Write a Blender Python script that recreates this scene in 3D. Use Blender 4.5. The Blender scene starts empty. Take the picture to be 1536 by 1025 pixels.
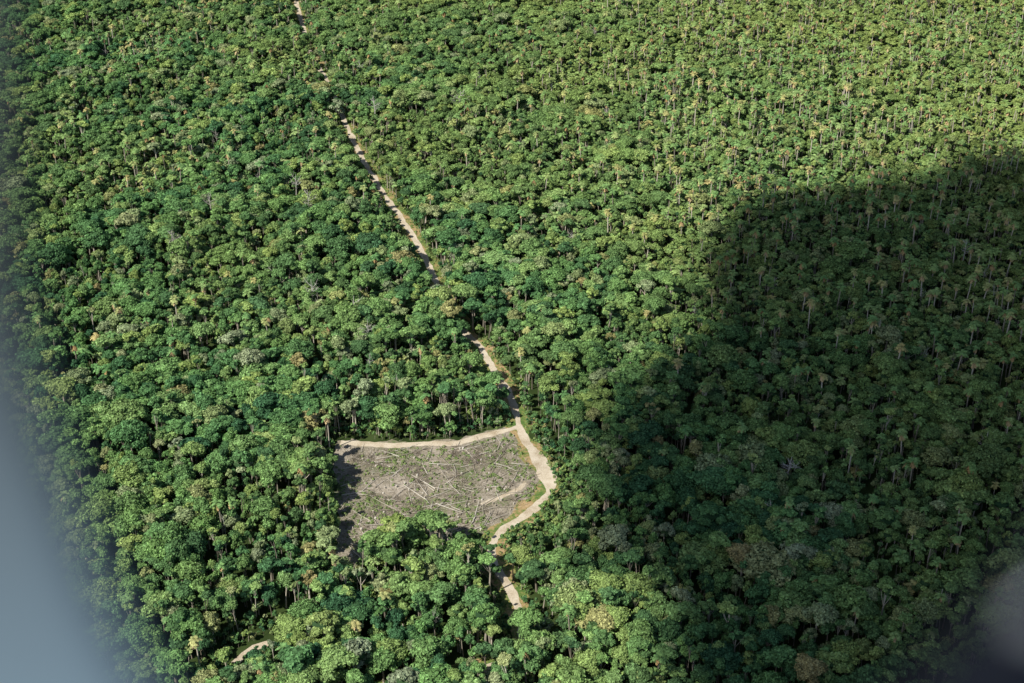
import bpy, math, random
import numpy as np
from mathutils import Vector, Matrix, noise
rng = np.random.default_rng(11); random.seed(7)
scene = bpy.context.scene
# ------------------------------------------------------------ camera
H = 430.0; PITCH = math.radians(31.0); LENS = 50.0
cam_d = bpy.data.cameras.new("camera"); cam = bpy.data.objects.new("camera", cam_d)
scene.collection.objects.link(cam); scene.camera = cam
cam.location = (0, 0, H); cam.rotation_euler = (math.pi/2 - PITCH, 0, 0)
cam_d.lens = LENS; cam_d.sensor_width = 36; cam_d.clip_start = 0.02; cam_d.clip_end = 20000
cam_d.dof.use_dof = True; cam_d.dof.focus_distance = 800; cam_d.dof.aperture_fstop = 2.3
FP = 1536*LENS/36
def g(px, py):
    dx = (px-768)/FP; dy = (512.5-py)/FP
    z = -math.sin(PITCH)+dy*math.cos(PITCH); y = math.cos(PITCH)+dy*math.sin(PITCH)
    t = -H/z
    return (dx*t, y*t)
# ------------------------------------------------------------ light
S = Vector((-0.64, -0.48, 0.86)).normalized()
sun_d = bpy.data.lights.new("sun", 'SUN'); sun_d.energy = 5.0; sun_d.angle = math.radians(0.6); sun_d.color = (1, 0.96, 0.87)
sun = bpy.data.objects.new("sun", sun_d); scene.collection.objects.link(sun)
sun.rotation_euler = S.to_track_quat('Z', 'Y').to_euler(); sun.location = (-300, -200, 900)
w = bpy.data.worlds.new("World"); scene.world = w; w.use_nodes = True
nt = w.node_tree; bg = nt.nodes["Background"]; sky = nt.nodes.new("ShaderNodeTexSky")
sky.sky_type = 'NISHITA'; sky.sun_disc = False; sky.sun_elevation = math.asin(S.z); sky.sun_rotation = math.atan2(S.x, S.y)
nt.links.new(sky.outputs[0], bg.inputs[0]); bg.inputs[1].default_value = 0.075
scene.view_settings.view_transform = 'Standard'; scene.view_settings.look = 'None'; scene.view_settings.exposure = 0

# ------------------------------------------------------------ materials
def newmat(name):
    m = bpy.data.materials.new(name); m.use_nodes = True
    return m, m.node_tree, m.node_tree.nodes["Principled BSDF"]
def ramp(nt, stops, interp='LINEAR'):
    r = nt.nodes.new("ShaderNodeValToRGB"); cr = r.color_ramp; cr.interpolation = interp
    while len(cr.elements) < len(stops): cr.elements.new(0.5)
    for e, (p, c) in zip(cr.elements, stops): e.position = p; e.color = (*c, 1)
    return r
def mult(nt, col, fac_socket):
    m = nt.nodes.new("ShaderNodeVectorMath"); m.operation = 'SCALE'
    nt.links.new(col, m.inputs[0]); nt.links.new(fac_socket, m.inputs[3]); return m.outputs[0]

def leaf_material(name, stops, yellow=(0.31, 0.40, 0.12), gain=1.5, ymax=.7):
    m, nt, b = newmat(name)
    oi = nt.nodes.new("ShaderNodeObjectInfo")
    r = ramp(nt, [(p, (c[0]*gain, c[1]*gain, c[2]*gain)) for p, c in stops]); nt.links.new(oi.outputs['Random'], r.inputs[0])
    n = nt.nodes.new("ShaderNodeTexNoise"); n.inputs['Scale'].default_value = 0.007; n.inputs['Detail'].default_value = 4
    nt.links.new(oi.outputs['Location'], n.inputs['Vector'])
    mr = nt.nodes.new("ShaderNodeMapRange"); mr.inputs[1].default_value = 0.44; mr.inputs[2].default_value = 0.66
    mr.inputs[3].default_value = 0.0; mr.inputs[4].default_value = 0.5
    nt.links.new(n.outputs[0], mr.inputs[0])
    dt = nt.nodes.new("ShaderNodeVectorMath"); dt.operation = 'DOT_PRODUCT'; dt.inputs[1].default_value = (0.0013, 0.0008, 0)  # lighter yellow to the north-east: vegetation colour plus painted distance haze
    nt.links.new(oi.outputs['Location'], dt.inputs[0])
    mr2 = nt.nodes.new("ShaderNodeMapRange"); mr2.inputs[1].default_value = 0.6; mr2.inputs[2].default_value = 1.35
    mr2.inputs[3].default_value = 0; mr2.inputs[4].default_value = ymax
    nt.links.new(dt.outputs['Value'], mr2.inputs[0])
    ad = nt.nodes.new("ShaderNodeMath"); ad.operation = 'ADD'; ad.use_clamp = True
    nt.links.new(mr.outputs[0], ad.inputs[0]); nt.links.new(mr2.outputs[0], ad.inputs[1])
    mx = nt.nodes.new("ShaderNodeMix"); mx.data_type = 'RGBA'
    nt.links.new(ad.outputs[0], mx.inputs[0]); nt.links.new(r.outputs[0], mx.inputs[6]); mx.inputs[7].default_value = (*yellow, 1)
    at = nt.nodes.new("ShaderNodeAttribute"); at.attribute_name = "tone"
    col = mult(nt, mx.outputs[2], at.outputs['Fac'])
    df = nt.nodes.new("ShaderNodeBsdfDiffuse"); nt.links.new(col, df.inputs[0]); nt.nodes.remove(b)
    nt.links.new(df.outputs[0], nt.nodes["Material Output"].inputs[0])
    return m
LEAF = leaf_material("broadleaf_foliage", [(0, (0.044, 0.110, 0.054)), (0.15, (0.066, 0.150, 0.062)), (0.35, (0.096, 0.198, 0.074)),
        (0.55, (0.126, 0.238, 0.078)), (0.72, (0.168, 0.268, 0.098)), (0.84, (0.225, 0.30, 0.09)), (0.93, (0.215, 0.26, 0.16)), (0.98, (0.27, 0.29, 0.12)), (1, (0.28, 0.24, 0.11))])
PALM = leaf_material("palm_foliage", [(0, (0.08, 0.18, 0.065)), (0.5, (0.13, 0.24, 0.085)), (.8, (0.21, 0.28, 0.11)), (1, (.34, .28, .12))], ymax=.3)
def simple(name, stops, scale=1.0, rough=0.8, use_random=False, tone=False):
    m, nt, b = newmat(name); r = ramp(nt, stops)
    if use_random:
        oi = nt.nodes.new("ShaderNodeObjectInfo"); nt.links.new(oi.outputs['Random'], r.inputs[0])
    elif tone:
        at = nt.nodes.new("ShaderNodeAttribute"); at.attribute_name = "tone"; nt.links.new(at.outputs['Fac'], r.inputs[0])
    else:
        n = nt.nodes.new("ShaderNodeTexNoise"); n.inputs['Scale'].default_value = scale; n.inputs['Detail'].default_value = 8
        ge = nt.nodes.new("ShaderNodeNewGeometry"); nt.links.new(ge.outputs['Position'], n.inputs['Vector'])
        nt.links.new(n.outputs[0], r.inputs[0])
    df = nt.nodes.new("ShaderNodeBsdfDiffuse"); nt.links.new(r.outputs[0], df.inputs[0]); nt.nodes.remove(b)
    nt.links.new(df.outputs[0], nt.nodes["Material Output"].inputs[0])
    return m
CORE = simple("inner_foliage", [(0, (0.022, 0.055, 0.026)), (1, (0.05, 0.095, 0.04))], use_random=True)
BARK = simple("pale_bark", [(0, (0.24, 0.21, 0.16)), (0.5, (0.46, 0.41, 0.33)), (1, (0.70, 0.63, 0.52))], use_random=True)
DEADF = simple("dead_frond", [(0, (0.42, 0.27, 0.12)), (1, (0.62, 0.48, 0.27))], use_random=True)
GREYB = simple("bare_branch", [(0, (0.45, 0.42, 0.37)), (1, (0.6, 0.57, 0.52))], use_random=True)

# ------------------------------------------------------------ mesh helper
class MB:
    def __init__(s): s.v = []; s.f = []; s.m = []; s.t = []; s.n = 0
    def add(s, verts, faces, mat, tone=1.0):
        s.v.append(np.asarray(verts, float)); n = s.n
        for i, f in enumerate(faces):
            s.f.append(tuple(int(a)+n for a in f)); s.m.append(mat); s.t.append(tone if np.isscalar(tone) else tone[i])
        s.n += len(verts)
    def tube(s, pts, rad, mat, sides=6, tone=1.0):
        pts = [np.array(p, float) for p in pts]; V = []; F = []
        for i, p in enumerate(pts):
            d = pts[min(i+1, len(pts)-1)]-pts[max(i-1, 0)]; d /= (np.linalg.norm(d)+1e-9)
            a = np.cross(d, [0.31, 0.95, 0.05]) ; a /= (np.linalg.norm(a)+1e-9); b = np.cross(d, a)
            for k in range(sides):
                an = 2*math.pi*k/sides; V.append(p+rad[i]*(math.cos(an)*a+math.sin(an)*b))
        for i in range(len(pts)-1):
            for k in range(sides):
                k2 = (k+1) % sides; F.append((i*sides+k, i*sides+k2, (i+1)*sides+k2, (i+1)*sides+k))
        F.append(tuple(range((len(pts)-1)*sides, len(pts)*sides))); F.append(tuple(reversed(range(sides))))
        s.add(V, F, mat, tone)
    def quads(s, C, N, size, mat, tone, aspect=1.5):
        n = len(C); R = rng.normal(size=(n, 3)); A = np.cross(N, R); A /= np.linalg.norm(A, axis=1)[:, None]+1e-9
        B = np.cross(N, A); size = size[:, None]
        V = np.stack([C-A*size*aspect*.5, C-B*size*.5, C+A*size*aspect*.5, C+B*size*.5], 1).reshape(-1, 3)
        F = np.arange(n*4).reshape(n, 4); s.add(V, F, mat, tone)
    def obj(s, name, mats, link=True):
        me = bpy.data.meshes.new(name); me.from_pydata(np.concatenate(s.v).tolist(), [], s.f)
        for m in mats: me.materials.append(m)
        me.polygons.foreach_set("material_index", s.m)
        a = me.attributes.new("tone", 'FLOAT', 'FACE'); a.data.foreach_set("value", np.array(s.t, dtype=np.float32))
        me.update(); o = bpy.data.objects.new(name, me)
        if link: scene.collection.objects.link(o)
        return o
import bmesh
def ico(sub):
    bm = bmesh.new(); bmesh.ops.create_icosphere(bm, subdivisions=sub, radius=1)
    V = np.array([v.co[:] for v in bm.verts]); F = [tuple(v.index for v in f.verts) for f in bm.faces]; bm.free(); return V, F
ICO1, ICOF1 = ico(1); ICO3, ICOF3 = ico(3)

# ------------------------------------------------------------ plants
treecol = bpy.data.collections.new("rainforest_tree_kinds")
kinds = []
def reg(mb, name, mats):
    o = mb.obj("%02d_%s" % (len(kinds), name), mats, link=False); treecol.objects.link(o); kinds.append(name); return len(kinds)-1
def leafshell(mb, c, r, n, lsize, tonebase, mat=0):
    D = rng.normal(size=(n, 3)); D[:, 2] = np.where(D[:, 2] < -0.4, -D[:, 2], D[:, 2]); D /= np.linalg.norm(D, axis=1)[:, None]
    ph = rng.uniform(0, 6, 3)
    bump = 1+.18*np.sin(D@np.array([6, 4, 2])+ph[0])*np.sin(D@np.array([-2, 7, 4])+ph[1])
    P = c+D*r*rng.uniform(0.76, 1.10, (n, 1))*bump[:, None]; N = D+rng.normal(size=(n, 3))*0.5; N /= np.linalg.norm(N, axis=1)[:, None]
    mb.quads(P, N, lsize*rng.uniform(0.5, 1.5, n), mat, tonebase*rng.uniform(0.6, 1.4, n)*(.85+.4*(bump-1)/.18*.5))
def broadleaf(name, h, R, nl, depth=0.55, lsize=0.55, leaves=260, trunk=0.34):
    mb = MB(); lobes = []
    el = rng.uniform(.8, 1.2)
    for i in range(nl):
        a = i*2.399+rng.uniform(-.8, .8); rr = R*0.78*math.sqrt((i+0.3)/nl)*rng.uniform(.65, 1.2)
        lr = R*rng.uniform(0.18, 0.42)
        z = h-lr*0.8-depth*R*(rr/R)**2*1.3-rng.uniform(0, .35)*R
        lobes.append((np.array([rr*math.cos(a)*el, rr*math.sin(a)/el, z]), np.array([lr*rng.uniform(.8, 1.2), lr, lr*rng.uniform(.6, .9)])))
    for c, r in lobes:
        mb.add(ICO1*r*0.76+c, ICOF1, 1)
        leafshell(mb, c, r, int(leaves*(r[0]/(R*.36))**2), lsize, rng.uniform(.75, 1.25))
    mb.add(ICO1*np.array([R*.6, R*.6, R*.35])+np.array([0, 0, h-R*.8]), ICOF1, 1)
    b = rng.uniform(-.8, .8, 2); top = np.array([b[0], b[1], h-R*0.8])
    mb.tube([(0, 0, -1), (b[0]*.2, b[1]*.5, h*.3), (b[0]*.8, b[1]*.6, h*.55), top], [trunk*1.4, trunk, trunk*.8, trunk*.45], 2, 6)
    for c, r in lobes[::2]:
        s0 = np.array([b[0]*.8, b[1]*.6, h*.55]); mb.tube([s0, (s0+c)/2+np.array([0, 0, -.3]), c], [trunk*.45, trunk*.3, trunk*.12], 2, 4)
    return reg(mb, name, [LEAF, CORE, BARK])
BL = [broadleaf("broadleaf_tree", rng.uniform(17, 22), R, int(n), rng.uniform(.5, 1.0), l) for R, n, l in
      [(5.8, 19, .6), (5.2, 15, .5), (4.4, 12, .5), (6.6, 24, .55), (4.8, 14, .65), (3.8, 10, .5), (5.5, 18, .5), (4.2, 9, .7), (6.0, 15, .6), (4.6, 16, .45), (7.2, 26, .5), (5.0, 11, .45)]]
TALL = [broadleaf("slender_tree", rng.uniform(22, 25), rng.uniform(2.8, 3.6), 7, .7, .5, 140, .26) for _ in range(3)]
BUSH = [broadleaf("understory_shrub", rng.uniform(8, 12), rng.uniform(2.8, 3.6), 6, 1.0, .7, 90, .15) for _ in range(3)]
def feather_palm(h, nf, L, fl=0.5, dead=4, trunk=0.33):
    mb = MB(); b = rng.uniform(-.8, .8, 2)
    mb.tube([(0, 0, -1), (b[0]*.3, b[1]*.4, h*.5), (b[0], b[1], h)], [trunk*1.15, trunk, trunk*.9], 2, 5)
    base = np.array([b[0], b[1], h])
    for i in range(nf+dead):
        a = i*2.399+rng.uniform(-.3, .3); isd = i >= nf
        el = rng.uniform(-.2, 1.2) if not isd else rng.uniform(-1.4, -.7)
        l = L*rng.uniform(.8, 1.1)*(0.8 if isd else 1)
        d = np.array([math.cos(a)*math.cos(el), math.sin(a)*math.cos(el), math.sin(el)]); side = np.array([-math.sin(a), math.cos(a), 0])
        n = 4; pts = [base+d*l*t+np.array([0, 0, -1])*l*.55*t*t for t in np.linspace(0, 1, n+1)]
        for k in range(n):
            wid0 = fl*L*.42*math.sin(math.pi*(0.12+.8*k/n)); wid1 = fl*L*.42*math.sin(math.pi*(0.12+.8*(k+1)/n))
            dr = np.array([0, 0, -.35*wid0]); p0, p1 = pts[k], pts[k+1]; tn = rng.uniform(.75, 1.3)
            e0 = (p1-p0)*.35
            mb.add([p0, p1, p1+side*wid1+dr-e0*.2, p0+side*wid0+dr+e0], [(0, 1, 2, 3)], 3 if isd else 0, tn)
            mb.add([p0, p1, p1-side*wid1+dr-e0*.2, p0-side*wid0+dr+e0], [(3, 2, 1, 0)], 3 if isd else 0, tn*.9)
    return reg(mb, "moriche_palm", [PALM, CORE, BARK, DEADF])
PT = [feather_palm(rng.uniform(18, 24), 13, 3.5, .6, d) for d in (1, 3, 6, 10, 14)]
PS = [feather_palm(rng.uniform(9, 13), 16, 4.8, .55, 1, .2) for _ in range(4)]
def bare(h):
    mb = MB()
    mb.tube([(0, 0, -1), (.3, .2, h*.5), (.1, .5, h)], [.35, .25, .08], 0, 6)
    for i in range(9):
        a = i*2.4; z = h*rng.uniform(.55, .95); l = rng.uniform(2.0, 4.5)
        p0 = np.array([.2, .3, z]); p1 = p0+np.array([math.cos(a)*l*.6, math.sin(a)*l*.6, l*.35]); p2 = p0+np.array([math.cos(a)*l, math.sin(a)*l, l*.9])
        mb.tube([p0, p1, p2], [.12, .09, .03], 0, 4)
        for q in range(4):
            p3 = p1+rng.normal(size=3)*1.2+np.array([0, 0, .9]); mb.tube([p1, p3], [.06, .02], 0, 3)
    return reg(mb, "dead_tree", [GREYB])
BR = [bare(24), bare(21)]

# ------------------------------------------------------------ ground plan
def ss(x, a, b): t = np.clip((x-a)/(b-a), 0, 1); return t*t*(3-2*t)
# road vertices with cleared width to the west and to the east
main_px = [(436, -40, 5, 2), (445, 5, 5, 2), (456, 45, 7, 3), (462, 70, 1, 1), (480, 105, 1, 1), (491, 122, 7, 3), (502, 145, 3, 1), (516, 180, 1, 1), (527, 205, 8, 3), (545, 240, 8, 4),
           (575, 290, 5, 3), (610, 340, 8, 5), (640, 392, 8, 5), (660, 436, 7, 4), (683, 475, 4, 2), (700, 500, 1, 1), (722, 525, 8, 7), (750, 570, 7, 5), (770, 605, 3, 3), (779, 640, 9, 8),
           (800, 680, 9, 10), (819, 708, 9, 10), (824, 732, 9, 14), (808, 757, 9, 18), (782, 778, 10, 20), (752, 797, 14, 20), (738, 820, 14, 14), (740, 842, 9, 8), (755, 868, 1, 1), (772, 900, 7, 5), (784, 945, 12, 9), (770, 985, 1, 1), (700, 1010, 1, 1), (560, 1040, 1, 1)]
main = [g(a, b) for a, b, c, e in main_px]
track = [g(*p) for p in [(511, 664), (560, 667), (610, 668), (655, 666), (690, 663), (735, 652), (779, 640)]]
inner = [g(*p) for p in [(722, 757), (745, 748), (770, 738), (790, 724)]]
spur = [g(*p) for p in [(352, 996), (366, 982), (382, 972), (405, 965)]]
field = [g(*p) for p in [(506, 661), (530, 659), (560, 664), (590, 660), (620, 665), (655, 660), (690, 659), (740, 645), (782, 636), (803, 680), (824, 705), (826, 740), (800, 768), (765, 790),
                         (736, 806), (715, 800), (690, 814), (650, 812), (620, 800), (590, 812), (560, 832), (540, 845), (516, 872), (504, 820), (510, 785), (502, 750), (506, 730), (498, 700)]]
def dist_poly(P, pl):
    best = np.full(len(P), 1e9); side = np.zeros(len(P)); par = np.zeros(len(P))
    for i in range(len(pl)-1):
        a = np.array(pl[i][:2]); b = np.array(pl[i+1][:2]); ab = b-a; t = np.clip(((P-a)@ab)/(ab@ab), 0, 1)
        q = P-(a+t[:, None]*ab); d = np.hypot(q[:, 0], q[:, 1]); m = d < best
        best[m] = d[m]; side[m] = (ab[0]*q[:, 1]-ab[1]*q[:, 0])[m]; par[m] = i+t[m]
    return best, side, par
def inside(P, poly):
    r = np.zeros(len(P), bool); n = len(poly)
    for i in range(n):
        x1, y1 = poly[i]; x2, y2 = poly[(i+1) % n]
        c = ((y1 > P[:, 1]) != (y2 > P[:, 1])) & (P[:, 0] < (x2-x1)*(P[:, 1]-y1)/((y2-y1)+1e-12)+x1); r ^= c
    return r
def jitter(cell, y0, y1, j=.6):
    xs = np.arange(-900, 900, cell); ys = np.arange(y0, y1, cell); X, Y = np.meshgrid(xs, ys)
    X = X+(np.arange(len(ys)) % 2)[:, None]*cell*.5
    P = np.stack([X.ravel(), Y.ravel()], 1); an = .5
    P = P+rng.uniform(-j, j, (X.size, 2))*cell
    P = P@np.array([[math.cos(an*.3), math.sin(an*.3)], [-math.sin(an*.3), math.cos(an*.3)]])
    return P[(np.abs(P[:, 0]) < 0.42*P[:, 1]+90) & (P[:, 1] > 330)]
def nz(P, s, o=0): return np.array([noise.noise((x*s+o, y*s-o, o)) for x, y in P])
pts = []; var = []; scl = []; rot = []
cw = np.array([c for _, _, c, _ in main_px]); ce = np.array([c for _, _, _, c in main_px]); ix = np.arange(len(main))
def place(P, kind_fn, scale_fn, low=False, edge=False):
    d, side, par = dist_poly(P, main)
    west = side < 0; clr = np.where(west, np.interp(par, ix, cw), np.interp(par, ix, ce))
    need = clr+1.5
    if low or edge: need = np.minimum(need, 3.6)
    d2, _, _ = dist_poly(P, track); d3, _, _ = dist_poly(P, spur)
    keep = (d > need) & ~inside(P, field) & (d2 > (3.0 if low or edge else 5.0)) & (d3 > (3 if low or edge else 12))
    df, _, _ = dist_poly(P, field+[field[0]]); keep &= (df > (1.0 if low or edge else 2.5))
    if edge: keep &= (df < 13) | (d3 < 16) | ((d < clr+3) & (d > 6))
    P = P[keep]; d = d[keep]; clr = clr[keep]; df = df[keep]; d3 = d3[keep]
    k = kind_fn(P, df); s = scale_fn(P, k)
    if not edge:
        near = np.where(clr > 5, np.interp(d, [6, 22], [0.6, 1]), 1.0)
        if low: near = np.where(((clr > 6) & (d < 12)) | (d3 < 14), .4, near)
        s = s*near[:, None]
    for p, kk, q in zip(P, k, s):
        pts.append((p[0], p[1], 0)); var.append(int(kk)); scl.append(tuple(q)); rot.append((rng.uniform(-.07, .07), rng.uniform(-.07, .07), rng.uniform(0, 6.283)))
def palmness(P):
    x, y = P[:, 0], P[:, 1]
    p = ss(y, 640, 950)*(.32+.68*ss(x, -60, 220))+.55*ss(x, 60, 180)*ss(y, 480, 600)
    return np.clip(p+nz(P, .008, 3)*.8, 0.0, 1)
def kind_canopy(P, df):
    p = palmness(P); u = rng.random(len(P)); k = rng.choice(BL, len(P))
    k = np.where(u < p*.42, rng.choice(PS, len(P)), k); u2 = rng.random(len(P))
    k = np.where(u2 < .05+.25*(df < 22)+.05*(P[:, 1] < 650), rng.choice(TALL, len(P)), k); k = np.where(u2 > .994, rng.choice(BR, len(P)), k); return k
def scale_canopy(P, k):
    p = palmness(P); s = np.exp(rng.normal(-.12, .30, len(P)))*(1-.3*p)*(1+.8*nz(P, .02, 9)); s = np.clip(s, .38, 1.5)
    s = np.where(rng.random(len(P)) < .03, s*1.4, s); sz = rng.uniform(.82, 1.15, len(P))
    s = np.where(np.isin(k, PS), rng.uniform(.7, 1.2, len(P)), s)
    zz = (np.clip(s, .6, 1.4)*.45+.5*(1-.28*p))*sz
    zz = np.where(np.isin(k, TALL) | np.isin(k, PS), np.clip(zz, .75, 1.05), zz)
    return np.stack([s, s*rng.uniform(.85, 1.15, len(P)), zz], 1)
P = jitter(6.3, 200, 1800, .75); place(P, kind_canopy, scale_canopy)
P = jitter(8.0, 200, 1800)
place(P, lambda P, df: rng.choice(BUSH, len(P)), lambda P, k: np.repeat(rng.uniform(.7, 1.3, (len(P), 1)), 3, 1), low=True)
P = jitter(3.0, 200, 1300)
place(P, lambda P, df: rng.choice(BUSH, len(P)), lambda P, k: np.repeat(rng.uniform(.22, .62, (len(P), 1)), 3, 1), edge=True)
P = jitter(8.0, 200, 1800, 3.0); P = P[rng.random(len(P)) < (.025+palmness(P)**1.4*.36*(1+1.1*nz(P, .03, 21)))]
place(P, lambda P, df: rng.choice(PT, len(P)), lambda P, k: np.repeat(rng.uniform(.74, 1.12, (len(P), 1)), 3, 1))
print("plants", len(pts))
me = bpy.data.meshes.new("rainforest"); me.from_pydata(pts, [], [])
a = me.attributes.new("variant", 'INT', 'POINT'); a.data.foreach_set("value", var)
a = me.attributes.new("scl", 'FLOAT_VECTOR', 'POINT'); a.data.foreach_set("vector", np.array(scl, dtype=np.float32).ravel())
a = me.attributes.new("rotv", 'FLOAT_VECTOR', 'POINT'); a.data.foreach_set("vector", np.array(rot, dtype=np.float32).ravel())
forest = bpy.data.objects.new("rainforest", me); scene.collection.objects.link(forest)
ng = bpy.data.node_groups.new("scatter_trees", 'GeometryNodeTree')
ng.interface.new_socket("Geometry", in_out='INPUT', socket_type='NodeSocketGeometry'); ng.interface.new_socket("Geometry", in_out='OUTPUT', socket_type='NodeSocketGeometry')
gi = ng.nodes.new("NodeGroupInput"); go = ng.nodes.new("NodeGroupOutput"); iop = ng.nodes.new("GeometryNodeInstanceOnPoints")
ci = ng.nodes.new("GeometryNodeCollectionInfo"); ci.inputs['Collection'].default_value = treecol
ci.inputs['Separate Children'].default_value = True; ci.inputs['Reset Children'].default_value = True
def na(n, t):
    x = ng.nodes.new("GeometryNodeInputNamedAttribute"); x.data_type = t; x.inputs['Name'].default_value = n; return x.outputs['Attribute']
e2r = ng.nodes.new("FunctionNodeEulerToRotation")
L = ng.links.new
L(gi.outputs[0], iop.inputs['Points']); L(ci.outputs[0], iop.inputs['Instance']); iop.inputs['Pick Instance'].default_value = True
L(na("variant", 'INT'), iop.inputs['Instance Index']); L(na("rotv", 'FLOAT_VECTOR'), e2r.inputs[0]); L(e2r.outputs[0], iop.inputs['Rotation'])
L(na("scl", 'FLOAT_VECTOR'), iop.inputs['Scale']); L(iop.outputs[0], go.inputs[0])
md = forest.modifiers.new("scatter", 'NODES'); md.node_group = ng

# ------------------------------------------------------------ ground, field, roads
GR = simple("forest_floor", [(0.3, (0.025, 0.040, 0.015)), (0.5, (0.045, 0.07, 0.022)), (0.7, (0.07, 0.10, 0.035))], 0.05)
mb = MB(); mb.add([(-9000, -3000, 0), (9000, -3000, 0), (9000, 15000, 0), (-9000, 15000, 0)], [(0, 1, 2, 3)], 0); mb.obj("ground", [GR])
def soil(name, stops, s1, s2, bumpd=0.3):
    m, nt, b = newmat(name); ge = nt.nodes.new("ShaderNodeNewGeometry")
    n1 = nt.nodes.new("ShaderNodeTexNoise"); n1.inputs['Scale'].default_value = s1; n1.inputs['Detail'].default_value = 6
    n2 = nt.nodes.new("ShaderNodeTexNoise"); n2.inputs['Scale'].default_value = s2; n2.inputs['Detail'].default_value = 8; n2.inputs['Roughness'].default_value = .7
    mx = nt.nodes.new("ShaderNodeMix"); mx.data_type = 'FLOAT'; mx.inputs[0].default_value = .5
    nt.links.new(ge.outputs['Position'], n1.inputs['Vector']); nt.links.new(ge.outputs['Position'], n2.inputs['Vector'])
    nt.links.new(n1.outputs[0], mx.inputs[2]); nt.links.new(n2.outputs[0], mx.inputs[3]); r = ramp(nt, stops); nt.links.new(mx.outputs[0], r.inputs[0])
    nt.links.new(r.outputs[0], b.inputs['Base Color']); b.inputs['Roughness'].default_value = .95; b.inputs['Specular IOR Level'].default_value = .1
    bp = nt.nodes.new("ShaderNodeBump"); bp.inputs['Distance'].default_value = bumpd; bp.inputs['Strength'].default_value = .8
    nt.links.new(n2.outputs[0], bp.inputs['Height']); nt.links.new(bp.outputs[0], b.inputs['Normal']); return m
FIELD = soil("cleared_soil", [(0.41, (0.15, 0.20, 0.08)), (0.46, (0.23, 0.21, 0.135)), (0.52, (0.33, 0.285, 0.22)), (0.62, (0.48, 0.42, 0.34))], .06, .8, .4)
SAND = soil("sandy_road", [(0.38, (0.42, 0.33, 0.22)), (0.5, (0.62, 0.53, 0.40)), (0.62, (0.76, 0.67, 0.54))], .12, 1.5, .1)
VERGE = soil("grassy_verge", [(0.42, (0.10, 0.18, 0.045)), (0.49, (0.20, 0.24, 0.07)), (0.54, (0.42, 0.29, 0.14)), (0.64, (0.52, 0.38, 0.22))], .08, .6, .4)
def dens(poly, step, jit):
    out = []
    n = len(poly)
    for i in range(n):
        a = np.array(poly[i]); b = np.array(poly[(i+1) % n]); k = max(1, int(np.linalg.norm(b-a)/step))
        for t in range(k): out.append(a+(b-a)*t/k+rng.normal(size=2)*jit)
    return out
fp = dens(field, 3, .8)
me = bpy.data.meshes.new("cleared_field"); bm = bmesh.new(); f = bm.faces.new([bm.verts.new((p[0], p[1], .03)) for p in fp]); bmesh.ops.triangulate(bm, faces=[f]); bm.normal_update(); bm.to_mesh(me); bm.free()
me.materials.append(FIELD); o = bpy.data.objects.new("cleared_field", me); scene.collection.objects.link(o)
if me.polygons[0].normal.z < 0: me.flip_normals()
def strip(name, pl, width, z, mat, wj=.6):
    pl = [np.array(p[:2]) for p in pl]; pp = [2*pl[0]-pl[1]]+pl+[2*pl[-1]-pl[-2]]; C = []
    for i in range(1, len(pp)-2):
        n = max(2, int(np.linalg.norm(pp[i+1]-pp[i])/2.0))
        for t in np.linspace(0, 1, n, endpoint=False):
            C.append(.5*((2*pp[i])+(-pp[i-1]+pp[i+1])*t+(2*pp[i-1]-5*pp[i]+4*pp[i+1]-pp[i+2])*t*t+(-pp[i-1]+3*pp[i]-3*pp[i+1]+pp[i+2])*t**3))
    C.append(pl[-1]); V = []; F = []
    for i, c in enumerate(C):
        d = C[min(i+1, len(C)-1)]-C[max(i-1, 0)]; d /= np.linalg.norm(d); n = np.array([-d[1], d[0]]); w_ = width(c) if callable(width) else width
        wl = w_/2*(1+wj*.9*noise.noise((i*.13, z*100, 1)))+rng.uniform(-.35, .35)*wj; wr = w_/2*(1+wj*.9*noise.noise((i*.13, z*100, 9)))+rng.uniform(-.35, .35)*wj
        V += [(*(c+n*wl), z), (*c, z+.02), (*(c-n*wr), z)]
    for i in range(len(C)-1): F += [(3*i, 3*i+1, 3*i+4, 3*i+3), (3*i+1, 3*i+2, 3*i+5, 3*i+4)]
    mb = MB(); mb.add(V, [tuple(reversed(f)) for f in F], 0); return mb.obj(name, [mat])
jx = np.array(g(819, 708))
strip("road_verge", main, 13, .06, VERGE, 1.0)
strip("dirt_road", main, lambda c: 4.0+4.6*math.exp(-(np.linalg.norm(c-jx)/16)**2), .12, SAND, 1.0)
strip("dirt_track", track, 4.4, .10, SAND, 1.0)
strip("dirt_track", inner, 2.6, .10, SAND, 1.0)
strip("dirt_track", spur, 3.5, .10, SAND, 1.0)

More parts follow.
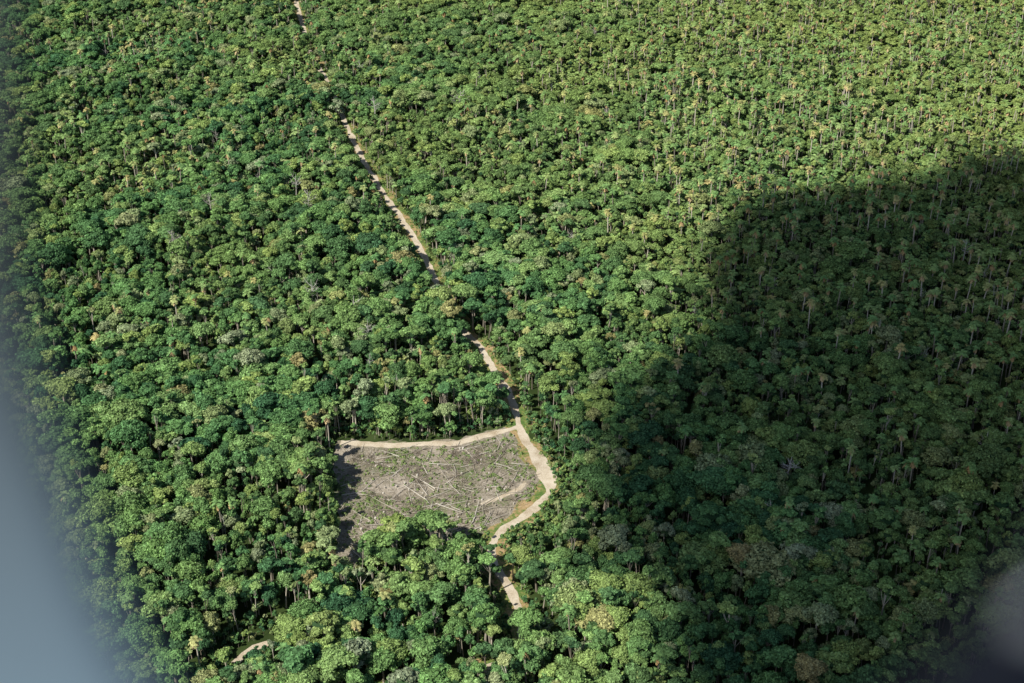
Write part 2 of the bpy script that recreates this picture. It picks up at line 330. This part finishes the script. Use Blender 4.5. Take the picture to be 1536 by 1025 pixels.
# ------------------------------------------------------------ felled timber
WOOD = simple("felled_wood", [(0, (0.15, 0.12, 0.085)), (.5, (0.40, 0.35, 0.28)), (1, (0.72, 0.67, 0.58))], tone=True)
mb = MB(); fx = np.array(field); lo = fx.min(0); hi = fx.max(0)
def rnd_in(n):
    P = rng.uniform(lo, hi, (n*3, 2)); P = P[inside(P, field)]
    d, _, _ = dist_poly(P, main); d2, _, _ = dist_poly(P, track); d3, _, _ = dist_poly(P, inner); P = P[(d > 5.5) & (d2 > 3.5) & (d3 > 2.5)]; return P[:n]
for p in rnd_in(340):
    l = rng.uniform(5, 20); a = rng.normal(.5, .6) if rng.random() < .6 else rng.uniform(0, 3.14); r = rng.uniform(.08, .24)
    q = p+np.array([math.cos(a), math.sin(a)])*l
    if not inside(q[None], field)[0] or dist_poly(q[None], main)[0][0] < 5: continue
    z0 = r+rng.uniform(0, .6); z1 = r*.6+rng.uniform(0, .9); m_ = (p+q)/2+rng.normal(size=2)*.3
    mb.tube([(*p, z0), (*m_, (z0+z1)/2), (*q, z1)], [r, r*.8, r*.4], 0, 6, rng.uniform(.2, 1))
for p in rnd_in(4200):
    l = rng.uniform(.7, 3.5); a = rng.uniform(0, 6.28); q = p+np.array([math.cos(a), math.sin(a)])*l; r = rng.uniform(.04, .10)
    mb.tube([(*p, rng.uniform(.05, .3)), (*q, rng.uniform(.1, .9))], [r, r*.5], 0, 4, rng.uniform(0, 1))
for c in rnd_in(60):
    R_h = rng.uniform(2, 5)
    for q in range(45):
        o_ = rng.normal(size=2)*R_h*.45; z = max(.1, 1.6-np.hypot(*o_)*.35)*rng.uniform(.2, 1); a = rng.uniform(0, 6.28); l = rng.uniform(1.2, 3.5)
        mb.tube([(c[0]+o_[0], c[1]+o_[1], z), (c[0]+o_[0]+math.cos(a)*l, c[1]+o_[1]+math.sin(a)*l, max(.1, z+rng.uniform(-.8, .6)))], [.09, .04], 0, 3, rng.uniform(0, .55))
for p in rnd_in(120):
    r = rng.uniform(.25, .5); mb.tube([(*p, 0), (*p, rng.uniform(.6, 1.2))], [r*1.3, r], 0, 8, rng.uniform(.4, 1))
mb.obj("felled_logs", [WOOD])
RG = simple("regrowth_leaves", [(0, (0.12, 0.20, 0.06)), (1, (0.30, 0.37, 0.14))], tone=True)
mb = MB(); ct = rnd_in(1300); v = nz(ct, .03, 5); ct = ct[v+rng.uniform(-.3, .3, len(ct)) > .0]
P0 = jitter(2.6, 200, 1400); d, s_, pr = dist_poly(P0, main); cc = np.where(s_ < 0, np.interp(pr, ix, cw), np.interp(pr, ix, ce)); ct2 = P0[(d > 3.2) & (d < 3.4+cc) & ~inside(P0, field)]
for c in list(ct)+list(ct2):
    n = 22; r = rng.uniform(.3, 1.2); D = rng.normal(size=(n, 3)); D[:, 2] = abs(D[:, 2]); D /= np.linalg.norm(D, axis=1)[:, None]
    mb.quads(np.array([c[0], c[1], .1])+D*r, D+rng.normal(size=(n, 3))*.3, rng.uniform(.3, .7, n), 0, rng.uniform(0, 1, n))
mb.obj("regrowth_shrubs", [RG])

# ------------------------------------------------------------ cumulus cloud (casts the big shadow)
shadow = [g(*p) for p in [(1660, 235), (1536, 250), (1430, 266), (1385, 298), (1290, 308), (1200, 314), (1115, 326), (1080, 380), (1055, 440), (1070, 490), (1035, 540), (975, 600), (915, 640),
          (915, 710), (955, 790), (985, 870), (1010, 950), (1010, 1040)]] + [(90, 345), (400, 335), (760, 500)]
ALT = 2000.0; off = np.array([S.x, S.y])*(ALT-14)/S.z
sp = np.array(shadow); lo = sp.min(0); hi = sp.max(0)
Q = rng.uniform(lo, hi, (9000, 2)); Q = Q[inside(Q, shadow)]; dq, _, _ = dist_poly(Q, shadow+[shadow[0]])
mb = MB(); used = []; 
order = np.argsort(-dq)
for i in order:
    q = Q[i]; r = min(60, dq[i]*.98)
    if r < 7: continue
    if any((q[0]-u[0])**2+(q[1]-u[1])**2 < (max(u[2], r)*.42)**2 for u in used): continue
    used.append((q[0], q[1], r))
for k in range(90):
    b_ = g(*[(880, 620), (890, 690), (910, 780), (950, 880), (1055, 400), (990, 530), (1150, 305), (1300, 290), (1450, 255)][k % 9]); used.append((b_[0]+rng.normal()*16, b_[1]+rng.normal()*22, rng.uniform(3, 8)))
for x, y, r in used:
    c = np.array([x+off[0], y+off[1], ALT])
    V = ICO3.copy(); nn = np.array([noise.fractal((v[0]*1.6+x, v[1]*1.6+y, v[2]*1.6), 1, 2, 4) for v in V]); V = V*(1+.22*nn)[:, None]
    mb.add(V*r*np.array([1, 1, .8])+c, ICOF3, 0)
CL, cnt, cb = newmat("cloud_white"); cb.inputs['Base Color'].default_value = (.85, .86, .88, 1); cb.inputs['Roughness'].default_value = 1
o = mb.obj("cumulus_cloud", [CL]); [setattr(p, 'use_smooth', True) for p in o.data.polygons]

# ------------------------------------------------------------ aircraft window surround
F_ = Vector((0, math.cos(PITCH), -math.sin(PITCH))); U_ = Vector((0, math.sin(PITCH), math.cos(PITCH))); R_ = Vector((1, 0, 0))
win = [(-.1075, .072), (-.1055, .016), (-.100, -.012), (-.0905, -.040), (-.078, -.070), (-.062, -.092), (-.024, -.106), (.018, -.106), (.061, -.090), (.085, -.074), (.095, -.064),
       (.104, -.053), (.118, -.034), (.136, .03), (.134, .10), (.110, .156), (.047, .184), (-.038, .184), (-.094, .156), (-.1065, .115)]
n = len(win); C = []
for i in range(n):
    p = [np.array(win[(i+k-1) % n]) for k in range(4)]
    for t in np.linspace(0, 1, 6, endpoint=False):
        C.append(.5*((2*p[1])+(-p[0]+p[2])*t+(2*p[0]-5*p[1]+4*p[2]-p[3])*t*t+(-p[0]+3*p[1]-3*p[2]+p[3])*t**3))
prof = [(.004, .012), (.001, .009), (0, .005), (.003, .001), (.008, 0), (.03, -.002), (.05, 0), (.056, .005), (.056, .012)]
V = []; Fc = []; m = len(prof); N = len(C); origin = Vector((0, 0, H))+F_*.30
for i in range(N):
    d = C[(i+1) % N]-C[i-1]; d /= np.linalg.norm(d); nn = np.array([-d[1], d[0]]);
    if nn@(C[i]-np.array([.01, .04])) < 0: nn = -nn
    for a, b in prof:
        q = C[i]+nn*a; V.append(tuple(origin+R_*float(q[0])+U_*float(q[1])+F_*b))
for i in range(N):
    for k in range(m): Fc.append((i*m+k, i*m+(k+1) % m, ((i+1) % N)*m+(k+1) % m, ((i+1) % N)*m+k))
# one trim, its base colour darkened towards the top as painted shade
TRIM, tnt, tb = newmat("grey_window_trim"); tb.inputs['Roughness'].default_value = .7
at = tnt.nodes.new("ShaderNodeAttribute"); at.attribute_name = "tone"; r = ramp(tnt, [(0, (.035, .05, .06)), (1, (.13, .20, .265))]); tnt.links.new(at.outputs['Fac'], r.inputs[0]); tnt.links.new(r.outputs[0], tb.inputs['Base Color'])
RUB, _, rb = newmat("black_window_seal"); rb.inputs['Base Color'].default_value = (.006, .008, .014, 1); rb.inputs['Roughness'].default_value = .6; rb.inputs['Specular IOR Level'].default_value = .05
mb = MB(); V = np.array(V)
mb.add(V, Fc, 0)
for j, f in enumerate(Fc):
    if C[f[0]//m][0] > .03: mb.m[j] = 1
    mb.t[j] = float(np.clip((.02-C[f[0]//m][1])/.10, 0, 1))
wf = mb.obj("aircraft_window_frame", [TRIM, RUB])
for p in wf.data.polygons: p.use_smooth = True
# pale blob added as the bright highlight on the seal
HILITE, _, hb = newmat("pale_highlight"); hb.inputs['Base Color'].default_value = (.72, .80, .88, 1); hb.inputs['Roughness'].default_value = .4
c = origin+R_*.1105+U_*(-.0555)-F_*.005
mb = MB(); V = np.array([tuple(c+R_*float(v[0]*.0045+v[1]*.0006)+U_*float(v[1]*.0016+v[0]*.003)+F_*float(v[2]*.002)) for v in ICO3]); mb.add(V, ICOF3, 0)
hl = mb.obj("seal_highlight", [HILITE]); hl.parent = wf
for p in hl.data.polygons: p.use_smooth = True
